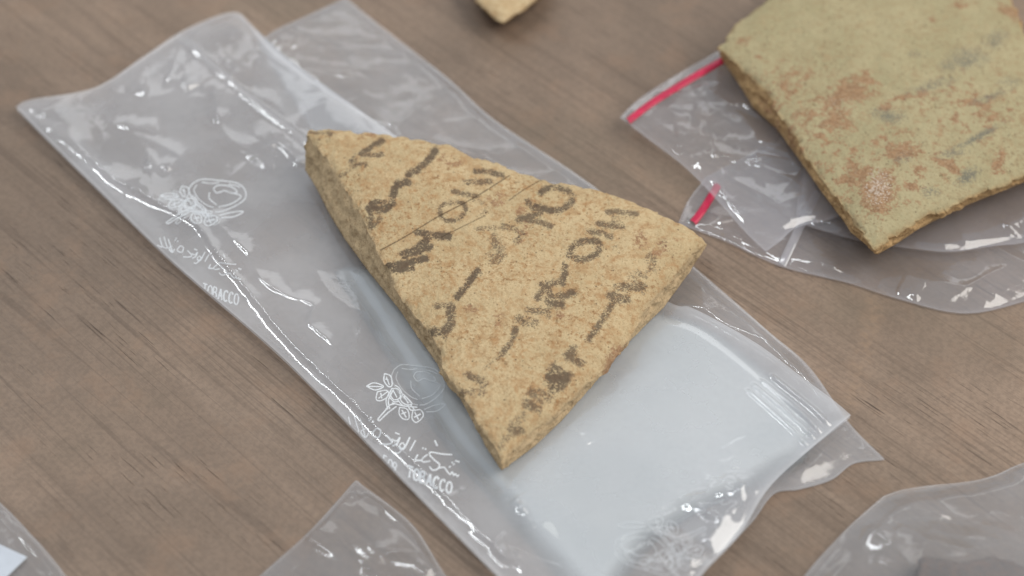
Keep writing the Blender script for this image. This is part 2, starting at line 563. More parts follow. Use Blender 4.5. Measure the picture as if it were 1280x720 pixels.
def make_sherd(name, label, top, bot, zt, zb, n, m, mat, strokes=(), scratches=(), rust=(), chalk=(), bulge=0.0015, seed=0, group=None, rough=1.0, worn=0.0):
    c0, d1, c1, d0 = [resample(x, k) for x, k in zip(top, (n, m, n, m))]
    b0, e1, b1, e0 = [resample(x, k) if x is not None else None for x, k in zip(bot, (n, m, n, m))]
    T = [at(x, zt(x)) for x in (c0, d1, c1, d0)]
    B = [at(x, zb(x)) if x is not None else None for x in (b0, e1, b1, e0)]

    def fill(i, t, a, b):   # hidden edge: carry the offset of its two ends along it
        s = np.linspace(0, 1, len(t))[:, None]
        r = t + (1 - s) * a + s * b
        return r
    offs = {}
    offs['00'] = B[0][0] - T[0][0]
    offs['10'] = B[0][-1] - T[0][-1]
    if B[1] is None:
        B[1] = fill(1, T[1], offs['10'], np.array([0.002, 0, zb(d1[-1:])[0] - T[1][-1][2]]))
    offs['11'] = B[1][-1] - T[1][-1]
    if B[3] is None:
        o01 = offs['00'].copy()
        B[3] = fill(3, T[3], offs['00'], o01)
    offs['01'] = B[3][-1] - T[3][-1]
    if B[2] is None:
        B[2] = fill(2, T[2], offs['01'], offs['11'])
    G = coons(T[0], T[2], T[3], T[1]).reshape(-1, 3)
    per_i = np.r_[np.arange(n) * m, (n - 1) * m + np.arange(1, m), np.arange(n - 2, -1, -1) * m + m - 1, np.arange(m - 2, 0, -1)]
    Bp = np.vstack([B[0], B[1][1:], B[2][::-1][1:], B[3][::-1][1:-1]])
    per = G[per_i]
    # ragged outline
    np_ = len(per)
    s = np.r_[0, np.cumsum(np.linalg.norm(np.diff(per[:, :2], axis=0), axis=1))]
    nxt = np.roll(per, -2, 0) - np.roll(per, 2, 0)
    nrm = np.stack([nxt[:, 1], -nxt[:, 0]], 1)
    nrm /= np.maximum(1e-9, np.linalg.norm(nrm, axis=1))[:, None]
    cen = per.mean(0)
    if ((per[:, :2] - cen[:2]) * nrm).sum() < 0:
        nrm = -nrm
    jit = 0.00042 * rough * fbm(s * 260, s * 0 + seed, 4, seed) + 0.0009 * rough * noise(s * 80, s * 0 + 3.3, seed + 1)
    d, _ = dist_poly(G[:, :2], per[::2, :2])
    # push the outline, fading inwards
    from_idx = np.argmin(((G[::1, None, :2] - per[None, ::12, :2]) ** 2).sum(2), 1) * 12 if len(G) * (np_ // 12) < 2.5e7 else None
    if from_idx is not None:
        k = np.exp(-(d / 0.0012) ** 2) * jit[np.minimum(from_idx, np_ - 1)]
        G[:, :2] += nrm[np.minimum(from_idx, np_ - 1)] * k[:, None]
    x, y = G[:, 0], G[:, 1]
    chip = np.clip(noise(x * 300, y * 300, seed + 9) * 0.9 + 0.3, 0.05, 1.3)
    G[:, 2] += bulge * (1 - np.exp(-d / 0.02)) - bulge * 0.5
    G[:, 2] -= rough * (0.0010 * chip * np.exp(-(d / 0.0008) ** 1.4) + 0.0007 * np.exp(-d / 0.0035))
    G[:, 2] += rough * (0.00030 * fbm(x * 110, y * 110, 4, seed + 2) + 0.00010 * fbm(x * 900, y * 900, 3, seed + 4))
    if worn:
        dw, _ = dist_poly(G[:, :2], T[1][::4, :2])
        G[:, 2] -= worn * (np.exp(-dw / 0.0032) + 0.35 * np.exp(-dw / 0.0015) * (1 + noise(x * 160, y * 160, seed + 21)))
    pit = sstep(0.62, 0.95, noise(x * 420, y * 420, seed + 6))
    G[:, 2] -= rough * 0.00035 * pit
    per = G[per_i]
    # sides
    K = 16
    rows = []
    for k in range(1, K):
        f = k / K
        r = per * (1 - f) + Bp * f
        am = math.sin(math.pi * f) ** 0.6
        zz = f * 0.012
        nn = fbm(s * 170 + zz * 30, zz * 240 + s * 0 + seed, 4, seed + 12) * 0.0011 * rough
        r = r.copy()
        r[:, :2] += nrm * (am * nn)[:, None]
        r[:, 2] += 0.0003 * am * noise(s * 400, s * 0 + f * 7, seed + 14)
        rows.append(r)
    rows.append(Bp)
    V = [G] + rows + [Bp.mean(0)[None]]
    nG = len(G)
    faces = [grid_faces(n, m)]
    ring = lambda k: per_i if k == 0 else nG + (k - 1) * np_ + np.arange(np_)
    side_q = []
    for k in range(K):
        a, b = ring(k), ring(k + 1)
        side_q.append(np.stack([a, b, np.roll(b, -1), np.roll(a, -1)], 1))
    last = ring(K)
    ctr = nG + K * np_
    faces = np.vstack([grid_faces(n, m)] + side_q)
    tri = np.stack([last, np.full(np_, ctr), np.roll(last, -1)], 1)
    V = np.vstack(V)
    P = to_px(V)
    side = np.r_[np.clip(np.exp(-(d / 0.0006) ** 2) * 0.5, 0, 1), np.ones(K * np_ + 1)]
    topm = 1 - side
    ink = ink_field(P, strokes) * (side < 0.75)
    scr = ink_field(P, scratches) * topm
    ru = blob_field(P, rust)
    ch = blob_field(P, chalk)
    origin = np.array([V[:, 0].mean(), V[:, 1].mean(), Bp[:, 2].min()])
    fl = [tuple(f) for f in tri]
    me_faces = faces
    # orientation: make the top look up
    a, b, c = V[faces[0][0]], V[faces[0][1]], V[faces[0][2]]
    mid = faces[(n // 2) * (m - 1) + m // 2]
    nz = np.cross(V[mid[1]] - V[mid[0]], V[mid[2]] - V[mid[0]])[2]
    o = mesh_obj(name, V, np.vstack([me_faces, np.hstack([tri, tri[:, 2:3]])])[:len(me_faces)], mat, None, True,
                 dict(ink=ink, side=side, rust=ru, chalk=ch, scratch=scr), origin)
    bmx = bmesh.new()
    bmx.from_mesh(o.data)
    bmx.verts.ensure_lookup_table()
    for f in fl:
        try:
            ff = bmx.faces.new([bmx.verts[i] for i in f])
            ff.smooth = True
        except ValueError:
            pass
    bmesh.ops.recalc_face_normals(bmx, faces=bmx.faces[:])
    bmx.to_mesh(o.data)
    bmx.free()
    tag(o, label, 'pottery sherd', group)
    return o, Bp


def Z(ox, oy, s, strokes):
    return [([(ox + x / s, oy + y / s) for x, y in pts], wd / s * (1.46 if wd > 8 else 1.0), st) for pts, wd, st in strokes]


INK = Z(370, 140, 3.6, [
    ([(65, 92), (110, 94), (150, 95)], 14, .62), ([(146, 92), (155, 98)], 26, .7), ([(100, 122)], 16, .35),
    ([(388, 128), (345, 155), (290, 190)], 25, .82), ([(290, 187), (340, 195), (388, 190)], 21, .8),
    ([(262, 205), (248, 238), (310, 238)], 25, .75), ([(238, 264), (203, 286)], 23, .66),
    ([(628, 173), (590, 222), (548, 258), (508, 282)], 31, .95),
    ([(502, 315), (455, 330), (438, 370), (425, 415), (390, 438), (325, 432)], 33, .95),
    ([(328, 430), (345, 408), (400, 402)], 24, .9), ([(335, 440), (338, 515)], 26, .78), ([(378, 480), (340, 520)], 20, .66),
    ([(808, 265), (860, 268), (928, 282)], 25, .84), ([(765, 316), (820, 313), (872, 315)], 27, .75),
    ([(708, 357), (760, 370), (815, 379)], 23, .66),
    ([(645, 452), (658, 422), (700, 407), (750, 410), (762, 440), (742, 475), (700, 490), (660, 482), (645, 452)], 20, .74),
    ([(800, 395), (850, 408), (857, 445), (820, 470)], 15, .45),
    ([(550, 542), (600, 552), (685, 560)], 33, 1.0), ([(605, 560), (560, 600), (540, 622), (485, 642)], 36, 1.0),
    ([(540, 632), (605, 605)], 28, .9), ([(418, 692), (500, 682), (582, 660)], 30, 1.0), ([(440, 712), (520, 706)], 26, .95),
    ([(810, 527), (880, 522), (960, 520)], 22, .46), ([(900, 570), (888, 620), (932, 610), (912, 670)], 28, .52)])
INK += Z(600, 160, 3.6, [
    ([(272, 292), (300, 275), (350, 270), (400, 288), (416, 320), (390, 355), (340, 372), (290, 365), (250, 350)], 28, .84),
    ([(215, 330), (238, 360), (282, 370), (240, 395), (172, 412)], 27, .76), ([(210, 410), (280, 425), (315, 442)], 27, .7),
    ([(100, 445), (160, 455), (192, 480), (158, 512)], 25, .6), ([(62, 500), (82, 560), (58, 562)], 42, .6), ([(75, 592), (102, 580)], 30, .5),
    ([(0, 335), (30, 347), (18, 392)], 14, .45), ([(0, 655)], 24, .5),
    ([(572, 380), (620, 378), (700, 386)], 25, .7), ([(600, 402), (682, 406)], 17, .5),
    ([(538, 430), (580, 440), (637, 442)], 29, .76), ([(595, 424), (637, 430)], 22, .66),
    ([(488, 465), (540, 470), (592, 492)], 25, .7),
    ([(398, 577), (420, 530), (470, 510), (522, 510), (537, 540), (510, 575), (460, 592), (410, 582)], 28, .82),
    ([(610, 540), (628, 552)], 27, .5), ([(376, 613), (382, 660), (350, 695), (275, 702)], 27, .8),
    ([(770, 580), (782, 610), (760, 650)], 31, .6), ([(830, 520), (862, 522)], 30, .42), ([(700, 650), (742, 672)], 25, .5),
    ([(618, 710), (722, 705)], 27, .7)])
INK += Z(500, 320, 2.572, [
    ([(248, 48), (215, 95), (183, 132)], 21, .92), ([(330, 5), (290, 22)], 18, .55),
    ([(118, 160), (165, 160)], 21, .72), ([(162, 170), (162, 215), (140, 240), (108, 246)], 29, .86), ([(145, 258)], 20, .6),
    ([(530, 30), (525, 88)], 19, .82), ([(453, 90), (512, 85)], 15, .62), ([(443, 132), (470, 100), (490, 132), (558, 120)], 23, .76),
    ([(478, 150), (518, 155)], 24, .82), ([(413, 175), (472, 180)], 25, .7), ([(450, 165), (477, 190)], 18, .66),
    ([(382, 205), (432, 215)], 29, .7), ([(372, 233), (355, 280), (323, 317)], 19, .76), ([(325, 315), (272, 362)], 15, .48),
    ([(222, 385), (268, 410)], 25, .7), ([(203, 440), (262, 440)], 25, .62), ([(266, 400), (258, 432)], 20, .62),
    ([(800, 10), (818, 40)], 31, .5), ([(740, 65), (782, 110)], 22, .5), ([(697, 100), (740, 105), (787, 100)], 23, .7),
    ([(750, 85), (787, 105)], 20, .66), ([(678, 130), (728, 140)], 31, .76), ([(682, 150), (660, 190), (608, 267)], 21, .76),
    ([(557, 300), (540, 325), (582, 342)], 27, .72), ([(502, 365), (480, 395), (532, 390), (493, 427)], 37, .86),
    ([(428, 440), (482, 450)], 31, .66), ([(455, 466)], 26, .6), ([(408, 475), (442, 492)], 31, .7),
    ([(392, 513), (358, 555), (387, 562)], 29, .7), ([(347, 583), (328, 607)], 25, .66)])
SCR = Z(370, 140, 3.6, [([(380, 622), (500, 556), (630, 476), (800, 386), (960, 286)], 5.5, 1.0), ([(650, 566), (700, 540), (850, 466)], 4.5, .8)])
SCR += Z(600, 160, 3.6, [([(128, 327), (200, 276), (312, 214)], 5, .8)])

S1_top = [
    [(384, 165), (400, 182), (425, 220), (453, 270), (474, 312), (489, 340), (500, 362), (529, 402), (549, 433), (552, 455), (570, 482), (592, 507), (601, 526), (617, 553), (628, 571)],
    [(628, 571), (663, 531), (718, 484), (768, 437), (811, 373), (850, 326), (872, 305), (886, 294)],
    [(388, 158), (425, 156), (489, 165), (514, 168), (562, 175), (581, 186), (612, 197), (639, 207), (653, 213), (711, 227), (750, 233), (767, 240), (811, 256), (847, 271), (886, 294)],
    [(384, 165), (385, 160), (388, 158)]]
S1_bot = [
    [(381, 212), (395, 234), (412, 268), (431, 299), (462, 341), (500, 388), (523, 422), (547, 455), (555, 475), (574, 496), (593, 530), (609, 561), (627, 588)],
    [(627, 588), (667, 559), (702, 526), (749, 472), (788, 425), (830, 384), (862, 340), (883, 306)],
    None, None]
zt1 = affine([(384, 165, .0225), (886, 294, .0185), (628, 571, .0150)])
zb1 = affine([(381, 212, .0105), (883, 306, .0072), (627, 588, .0064)])
# inked sherd, its broken sides rough
sherd1, S1_base = make_sherd('pottery_sherd', 'triangular buff pottery sherd inked with lines of dark script, lying on the printed bag',
                             S1_top, S1_bot, zt1, zb1, 440, 360, M_SHERD, INK, SCR,
                             rust=[(768, 450, 12, 20, 35, .9), (660, 262, 16, 9, -30, .4), (620, 250, 14, 10, 0, .38), (700, 300, 14, 8, 20, .3),
                                   (830, 310, 18, 10, -20, .5), (800, 300, 10, 14, 0, .35), (705, 395, 10, 8, 0, .4), (560, 200, 20, 8, 15, .3), (620, 400, 12, 10, 0, .3),
                                   (655, 290, 10, 20, 0, .3), (590, 385, 10, 8, 0, .35), (455, 165, 30, 6, 0, .3), (585, 190, 12, 6, 30, .45)], seed=1, bulge=0.002, worn=0.0018)

G2 = lambda L: [(880 + x / 2.25, y / 2.25, rx / 2.25, ry / 2.25, a, s) for x, y, rx, ry, a, s in L]
S2_top = [
    [(899, 53), (929, 80), (964, 115), (987, 151), (1009, 187), (1044, 235), (1067, 271), (1095, 304)],
    [(1095, 304), (1129, 280), (1169, 260), (1209, 244), (1280, 213), (1345, 188)],
    [(990, -38), (1130, -80), (1260, -20), (1345, 188)],
    [(899, 53), (923, 24), (947, 2), (990, -38)]]
S2_bot = [
    [(901, 72), (929, 113), (941, 134), (971, 161), (998, 198), (1027, 240), (1068, 294), (1097, 318)],
    [(1097, 318), (1122, 304), (1150, 285), (1178, 271), (1212, 255), (1282, 227), (1345, 203)], None, None]
zt2 = affine([(899, 53, .0200), (1095, 304, .0190), (1280, 213, .0200)])
zb2 = affine([(903, 68, .0085), (1097, 315, .0100), (1282, 227, .0100)])
sherd2, S2_base = make_sherd('pottery_sherd', 'large greenish pottery sherd with rusty worn patches, resting on red-zip bags',
                             S2_top, S2_bot, zt2, zb2, 330, 330, M_SHERD2,
                             strokes=[],
                             rust=G2([(300, 330, 190, 130, 45, .30), (500, 470, 200, 120, 0, .30), (750, 300, 200, 120, 0, .22), (230, 240, 45, 26, 25, .6), (400, 265, 85, 42, -25, .9), (365, 330, 50, 45, 0, .75), (430, 490, 52, 34, -15, .8),
                                      (490, 540, 52, 62, 10, .95), (555, 430, 66, 18, -8, .9), (690, 465, 44, 16, 25, .8), (832, 458, 18, 32, 10, .85),
                                      (868, 35, 46, 16, 30, .8), (110, 115, 20, 14, 0, .6), (155, 160, 12, 9, 0, .6), (580, 528, 30, 12, 20, .8), (645, 55, 16, 10, 0, .6),
                                      (710, 335, 12, 28, 10, .6), (785, 300, 60, 12, 20, .6), (600, 268, 80, 10, -10, .6), (515, 300, 22, 12, 0, .6), (720, 12, 40, 10, 0, .55),
                                      (800, 330, 40, 12, 20, .5), (448, 425, 8, 24, 0, .6), (665, 340, 10, 10, 0, .5)]),
                             chalk=G2([(490, 525, 42, 58, 10, .95), (380, 290, 60, 40, 0, .45), (440, 240, 30, 20, 0, .4)]), seed=5, bulge=0.003, rough=1.2)
# grey smudges on the second sherd
P2 = to_px(np.array([tuple(sherd2.matrix_basis @ v.co) for v in sherd2.data.vertices]))
sm = blob_field(P2, G2([(520, 325, 44, 20, 10, .6), (740, 165, 55, 30, -10, .6), (820, 110, 34, 24, -20, .55), (765, 388, 75, 11, -28, .75), (742, 495, 36, 18, -30, .75),
                        (700, 432, 44, 12, -10, .55), (640, 240, 66, 15, -15, .5), (810, 270, 55, 12, -20, .5), (635, 540, 26, 15, 0, .5), (560, 445, 26, 14, 0, .4),
                        (690, 190, 30, 18, 0, .5), (860, 230, 30, 12, 0, .5), (600, 150, 30, 12, 0, .3)]))
sherd2.data.attributes['ink'].data.foreach_set('value', np.minimum(1, 1.35 * sm).astype(np.float32))

S3_top = [[(586, -22), (598, -2), (612, 13), (628, 24)], [(628, 24), (645, 13), (668, -3), (690, -25)], [(600, -90), (640, -100), (670, -80), (690, -25)], [(586, -22), (585, -60), (600, -90)]]
S3_bot = [[(590, -12), (600, 5), (613, 18), (628, 29)], [(628, 29), (645, 19), (668, 4), (688, -16)], None, None]
make_sherd('pottery_sherd', 'pale buff pottery sherd on bare table beyond the inked one, its pointed tip showing', S3_top, S3_bot,
           affine([(628, 24, .0105), (586, -22, .0120), (690, -25, .0115)]), affine([(628, 29, .0006), (586, -22, .0012), (690, -25, .0012)]),
           120, 120, M_SHERD3, seed=8)

S4_top = [[(1152, 694), (1146, 718), (1150, 770)], [(1150, 770), (1210, 806), (1300, 812)], [(1164, 690), (1205, 699), (1240, 690), (1310, 708), (1300, 812)], [(1152, 694), (1156, 690), (1164, 690)]]
S4_bot = [[(1148, 708), (1140, 738), (1144, 790)], [(1144, 790), (1210, 828), (1310, 838)], None, None]
zt4 = lambda p: np.full(len(p), .0090)
sherd4, S4_base = make_sherd('pottery_sherd', 'dark grey brown pottery sherd wrapped inside the hazy bag', S4_top, S4_bot, zt4, lambda p: np.full(len(p), .0016),
                             120, 120, M_SHERD4, seed=12)


# ------------------------------------------------------------------ plastic film
def wrinkle(x, y, seed, K=6, f0=18, f1=60, sharp=0.10, thr=0.0):
    r = np.random.RandomState(seed)
    z = np.zeros_like(x)
    for i in range(K):
        th = r.uniform(0, math.pi)
        f = r.uniform(f0, f1)
        ph = (x * math.cos(th) + y * math.sin(th)) * f + r.uniform(0, 10) + 0.55 * noise(x * 22, y * 22, seed + i)
        fr = np.abs(ph - np.floor(ph) - 0.5)
        mk = sstep(thr, thr + 0.45, noise(x * 16 + i * 3.1, y * 16, seed + 20 + i))
        z += mk * np.exp(-fr / sharp) * r.uniform(0.5, 1.0)
    return z


def crease(P, pts, wd, h, z=0.003, sharp=1.05, plain=False, ridge=False):
    """a fold in film: steep on the side towards the lower left, running out gently on the other"""
    line = resample(at(pts, z)[:, :2], max(8, len(pts) * 4), True)
    Q = P
    if not ridge:
        j = 0.00022 if plain else 0.00045
        Q = P + j * np.stack([noise(P[:, 0] * 230, P[:, 1] * 230, 61), noise(P[:, 0] * 230, P[:, 1] * 230, 67)], 1)
    d, t = dist_poly(Q, line)
    if ridge:
        return h * np.exp(-(d / wd) ** sharp) * sstep(0, 0.10, t) * sstep(1, 0.90, t)
    h = h * 0.70
    wd = wd * 1.35
    L = np.r_[0, np.cumsum(np.linalg.norm(np.diff(line, axis=0), axis=1))]
    near = np.stack([np.interp(t * L[-1], L, line[:, k]) for k in (0, 1)], 1)
    v = Q - near
    cs = (v @ np.array([-0.7071, -0.7071])) / np.maximum(d, 1e-7)
    wfac = 1.0 + 3.0 * (1 - sstep(-0.45, 0.45, cs))
    sd = abs(hash((pts[0][0], pts[-1][1]))) % 97
    amp = h * np.clip(0.9 + 0.7 * noise(t * (1.5 + 0.45 * len(pts)), t * 0 + sd, sd), 0.4, 1.5)
    wd = wd * 0.8 * (0.9 + 0.2 * noise(t * 4, t * 0 + 4, sd))
    prof = np.exp(-(d / (wd * wfac)) ** sharp)
    return amp * prof * sstep(0, 0.10, t) * sstep(1, 0.90, t)


def sheet(sides, n, m, z0=0.002):
    c0, d1, c1, d0 = [resample(at(p, z0)[:, :2], k, True) for p, k in zip(sides, (n, m, n, m))]
    G = coons(c0, c1, d0, d1).reshape(-1, 2)
    poly = np.vstack([c0[::4], d1[::4], c1[::-1][::4], d0[::-1][::4]])
    return G, poly


def edge_d(n, m, G):
    Q = G.reshape(n, m, 2)
    per = np.vstack([Q[:, 0], Q[-1, 1:], Q[::-1, -1][1:], Q[0, ::-1][1:]])
    d, _ = dist_poly(G, per[::3])
    return d


def film_obj(name, G, z, n, m, mat, parent, opa):
    V = np.column_stack([G, z])
    o = mesh_obj(name, V, grid_faces(n, m), mat, parent, True, dict(opa=opa))
    mid = o.data.polygons[len(o.data.polygons) // 2]
    if mid.normal.z < 0:
        o.data.flip_normals()
    return o


def bag_root(name, label, cat='plastic bag', group=None):
    o = bpy.data.objects.new(name, None)
    o.empty_display_size = 0.01
    COL.objects.link(o)
    return tag(o, label, cat, group)


def bvh(obj):
    return BVHTree.FromPolygons([v.co.copy() for v in obj.data.vertices], [tuple(p.vertices) for p in obj.data.polygons])


def on_film(tree, px):
    """where the sight line through a photograph point meets the film"""
    out = []
    r = ray(np.array([p[0] for p in px]), np.array([p[1] for p in px]))
    for i in range(len(px)):
        h = tree.ray_cast(Vector(CAM), Vector(r[i]))
        out.append((np.array(h[0]), np.array(h[1])) if h[0] is not None else None)
    return out


def ribbons(name, tree, strokes, width_px, mat, parent, lift=0.00012):
    V = []
    F = []
    for st in strokes:
        p = np.asarray(st, float)
        L = np.linalg.norm(np.diff(p, axis=0), axis=1).sum()
        q = resample(p, max(3, int(L / 1.3)), True)
        w = 1.28 * width_px * random.uniform(0.85, 1.15)
        tdir = np.gradient(q, axis=0)
        tdir /= np.maximum(1e-6, np.linalg.norm(tdir, axis=1))[:, None]
        nn = np.stack([-tdir[:, 1], tdir[:, 0]], 1)
        a = on_film(tree, q + nn * w / 2)
        b = on_film(tree, q - nn * w / 2)
        prev = None
        for x, y in zip(a, b):
            if x is None or y is None:
                prev = None
                continue
            k = len(V)
            for h in (x, y):
                nv = h[1] if h[1][2] > 0 else -h[1]
                V.append(h[0] + nv * lift)
            if prev is not None:
                F.append((prev, prev + 1, k + 1, k))
            prev = k
    return mesh_obj(name, V, F, mat, parent, True)


def strip(name, tree, pts, width_px, mat, parent, h=0.0006, extra=None):
    """a raised half-round strip moulded on the film"""
    q = resample(np.asarray(pts, float), max(20, int(np.linalg.norm(np.diff(np.asarray(pts, float), axis=0), axis=1).sum() / 2)), True)
    tdir = np.gradient(q, axis=0)
    tdir /= np.maximum(1e-6, np.linalg.norm(tdir, axis=1))[:, None]
    nn = np.stack([-tdir[:, 1], tdir[:, 0]], 1)
    prof = [(-0.5, 0.0), (-0.42, .7), (-.2, 1.0), (.2, 1.0), (.42, .7), (.5, 0.0)]
    cols = [on_film(tree, q + nn * width_px * c[0]) for c in prof]
    V = []
    F = []
    prev = None
    for i in range(len(q)):
        row = [c[i] for c in cols]
        if any(r is None for r in row):
            prev = None
            continue
        k = len(V)
        for r, c in zip(row, prof):
            V.append(r[0] + np.array([0, 0, 0.00012 + h * c[1]]))
        if prev is not None:
            for j in range(len(prof) - 1):
                F.append((prev + j, prev + j + 1, k + j + 1, k + j))
        prev = k
    return mesh_obj(name, V, F, mat, parent, True, dict(opa=np.zeros(len(V))))


S1_poly = S1_base[::6]
S2_poly = S2_base[::6]


def plane_of(base):
    A = np.column_stack([base[:, :2], np.ones(len(base))])
    k, *_ = np.linalg.lstsq(A, base[:, 2], rcond=None)
    return lambda P: P[:, 0] * k[0] + P[:, 1] * k[1] + k[2]


PL1 = plane_of(S1_base)
PL2 = plane_of(S2_base)


def press(z, P, poly, plane, gap=0.0004, slope=0.8):
    s = np.maximum(0, sdf(P, poly))
    lim = plane(P) - gap + slope * np.maximum(0, s - 0.0005)
    return np.minimum(z, np.maximum(lim, 0.0010))


# --- outlines
A_sides = [
    [(22, 142), (60, 181), (130, 250), (200, 319), (250, 364), (336, 438), (394, 494), (460, 562), (530, 634), (607, 712), (650, 755), (700, 800)],
    [(700, 800), (820, 780), (885, 715), (925, 672), (958, 618), (1000, 577), (1062, 527)],
    [(330, 60), (350, 78), (395, 112), (470, 160), (560, 225), (700, 310), (830, 382), (862, 391), (900, 410), (950, 440), (1000, 478), (1040, 508), (1062, 527)],
    [(22, 142), (40, 133), (120, 118), (180, 80), (232, 46), (290, 24), (312, 36), (330, 60)]]
B_sides = [
    [(322, 50), (420, 200), (600, 420), (780, 600), (900, 690)],
    [(900, 690), (940, 650), (968, 614), (1000, 608), (1040, 596), (1068, 576), (1107, 571)],
    [(432, -6), (470, 25), (560, 95), (620, 148), (740, 228), (870, 332), (960, 410), (1012, 455), (1062, 525), (1107, 571)],
    [(322, 50), (345, 34), (380, 18), (432, -6)]]
W_sides = [
    [(418, 338), (470, 420), (550, 545), (620, 628), (700, 722), (760, 800)],
    [(760, 800), (775, 735), (822, 672), (880, 632), (940, 610), (1004, 572)],
    [(430, 328), (600, 330), (790, 372), (832, 386), (880, 402), (940, 444), (990, 490), (1020, 540), (1004, 572)],
    [(418, 338), (420, 332), (430, 328)]]

# --- bag beneath
nB, mB = 460, 150
GA_, polyA = sheet(A_sides, 200, 80)
GB, polyB = sheet(B_sides, nB, mB)
dB = edge_d(nB, mB, GB)
x, y = GB[:, 0], GB[:, 1]
oA = np.maximum(0, sdf(GB, polyA))
rB = bag_root('clear_bag', 'clear crinkled plastic bag slipped beneath the printed bag, its torn tip showing')
wr = 0.0011 * wrinkle(x, y, 3, 8, 20, 70, 0.14, -0.1) + 0.0008 * np.maximum(0, fbm(x * 45, y * 45, 3, 4))
wr += crease(GB, [(905, 385), (920, 395), (945, 410), (962, 432), (975, 450)], .0014, .0016)
wr += 0.0007 * fbm(x * 140, y * 140, 2, 77) * sstep(0.085, 0.105, x)
wr += crease(GB, [(470, 30), (560, 105), (640, 175), (735, 236)], .0018, .0010)
wr *= 0.75
zB = 0.0009 + sstep(0, 0.006, dB) * (0.0012 * (1 - 0.85 * sstep(0.080, 0.098, x)) + wr)
zB = np.minimum(zB, 0.0011 + 0.5 * oA)
opB = 0.10 * np.exp(-(dB / 0.0006) ** 2) + 0.06 * np.exp(-dB / 0.003)
film_obj('front_film', GB, zB, nB, mB, M_FILM_B, rB, opB)
film_obj('back_film', GB[::1], 0.0004 + 0.0 * x, nB, mB, M_FILM_B, rB, opB)

# --- milky folded sheet inside the printed bag
nW, mW = 200, 150
GW, polyW = sheet(W_sides, nW, mW, 0.004)
dW = edge_d(nW, mW, GW)
xw, yw = GW[:, 0], GW[:, 1]
thick = 0.0024
pw = sstep(0, 0.007, dW) ** 0.7
zW = 0.0020 + thick * pw + 0.0004 * fbm(xw * 30, yw * 30, 3, 6) * pw
zW = press(zW, GW, S1_poly, PL1, 0.0012)
Vt = np.column_stack([GW, zW])
Vb = np.column_stack([GW, np.full(len(GW), 0.0019)])
opW = (0.86 + 0.10 * noise(xw * 25, yw * 25, 3)) * sstep(-0.0005, 0.006, dW + 0.0016 * noise(xw * 60, yw * 60, 8))
milky = mesh_obj('milky_sheet', np.vstack([Vt, Vb]), np.vstack([grid_faces(nW, mW), grid_faces(nW, mW, nW * mW)[:, ::-1]]), M_MILKY, None, True,
                 dict(opa=np.r_[opW, opW]), np.array([*GW.mean(0), 0.0019]))
tag(milky, 'folded milky white plastic sheet tucked inside the printed bag under the inked sherd', 'plastic sheet')
if milky.data.polygons[(nW // 2) * (mW - 1) + mW // 2].normal.z < 0:
    milky.data.flip_normals()

# --- printed bag
nA, mA = 620, 260
GA, polyA2 = sheet(A_sides, nA, mA)
dA = edge_d(nA, mA, GA)
x, y = GA[:, 0], GA[:, 1]
sW = sdf(GA, polyW)
onW = sstep(0.010, -0.004, sW)
Pa = to_px(np.column_stack([GA, np.full(len(GA), .004)]))
calm = np.exp(-(np.hypot(Pa[:, 0] - 505, Pa[:, 1] - 540) / 110) ** 4) + np.exp(-(np.hypot(Pa[:, 0] - 250, Pa[:, 1] - 300) / 85) ** 4)
wr = 0.0006 * wrinkle(x, y, 9, 7, 10, 40, 0.10, 0.0) * (1 - 0.8 * onW) * (1 - 0.9 * np.clip(calm, 0, 1))
wr += 0.0006 * np.maximum(-0.3, fbm(x * 16, y * 16, 2, 31))
for pts, wd, h in [
    ([(33, 146), (65, 167), (94, 185), (119, 208), (144, 231), (180, 250), (207, 265), (246, 287), (273, 324), (292, 348), (315, 375), (343, 410), (370, 441), (401, 472), (440, 507), (473, 543), (505, 571), (545, 612), (590, 665)], .0013, .0016),
    ([(258, 270), (288, 303), (308, 320), (327, 355), (362, 377), (385, 383), (393, 391), (387, 410), (409, 429), (430, 453)], .0012, .0012),
    ([(285, 104), (310, 96), (338, 76)], .0016, .0016), ([(314, 210), (347, 188), (380, 216)], .0018, .0022),
    ([(375, 90), (392, 103), (398, 118)], .0015, .0016), ([(135, 158), (165, 166), (200, 165)], .0013, .0010),
    ([(180, 212), (200, 213), (215, 218)], .0012, .0012), ([(130, 112), (160, 125), (190, 122)], .0016, .0012),
    ([(205, 105), (228, 108), (240, 118)], .0016, .0016), ([(248, 118), (268, 120), (272, 160)], .0012, .0012),
    ([(645, 620), (655, 640), (668, 662)], .0016, .0012), ([(610, 690), (640, 705), (650, 690)], .0014, .0016),
    ([(900, 575), (905, 595), (900, 610), (850, 640)], .0013, .0016), ([(905, 560), (914, 572), (912, 590)], .0012, .0014),
    ([(935, 612), (905, 632), (880, 655)], .0013, .0018), ([(955, 608), (915, 645), (880, 690)], .0014, .0022),
    ([(945, 640), (915, 675), (890, 705)], .0012, .0014), ([(555, 620), (590, 660), (640, 710)], .0016, .0010),
    ([(705, 535), (720, 545), (735, 562)], .0016, .0016), ([(640, 628), (655, 640), (660, 655)], .0016, .0014), ([(760, 470), (800, 520), (850, 560)], .003, .0010),
    ([(235, 57), (290, 34), (308, 44), (325, 68)], .0013, .0013), ([(60, 150), (40, 142), (34, 152), (60, 172)], .0013, .0011),
]:
    wr += crease(GA, pts, wd, h, 0.004, 1.05, len(pts) > 9)
Pq = sstep(150, 40, np.hypot(Pa[:, 0] - 890, Pa[:, 1] - 670))
wr += Pq * (0.0009 * wrinkle(x, y, 23, 7, 40, 110, 0.14, -0.1) + 0.0006 * fbm(x * 120, y * 120, 2, 78))
wrA = wr
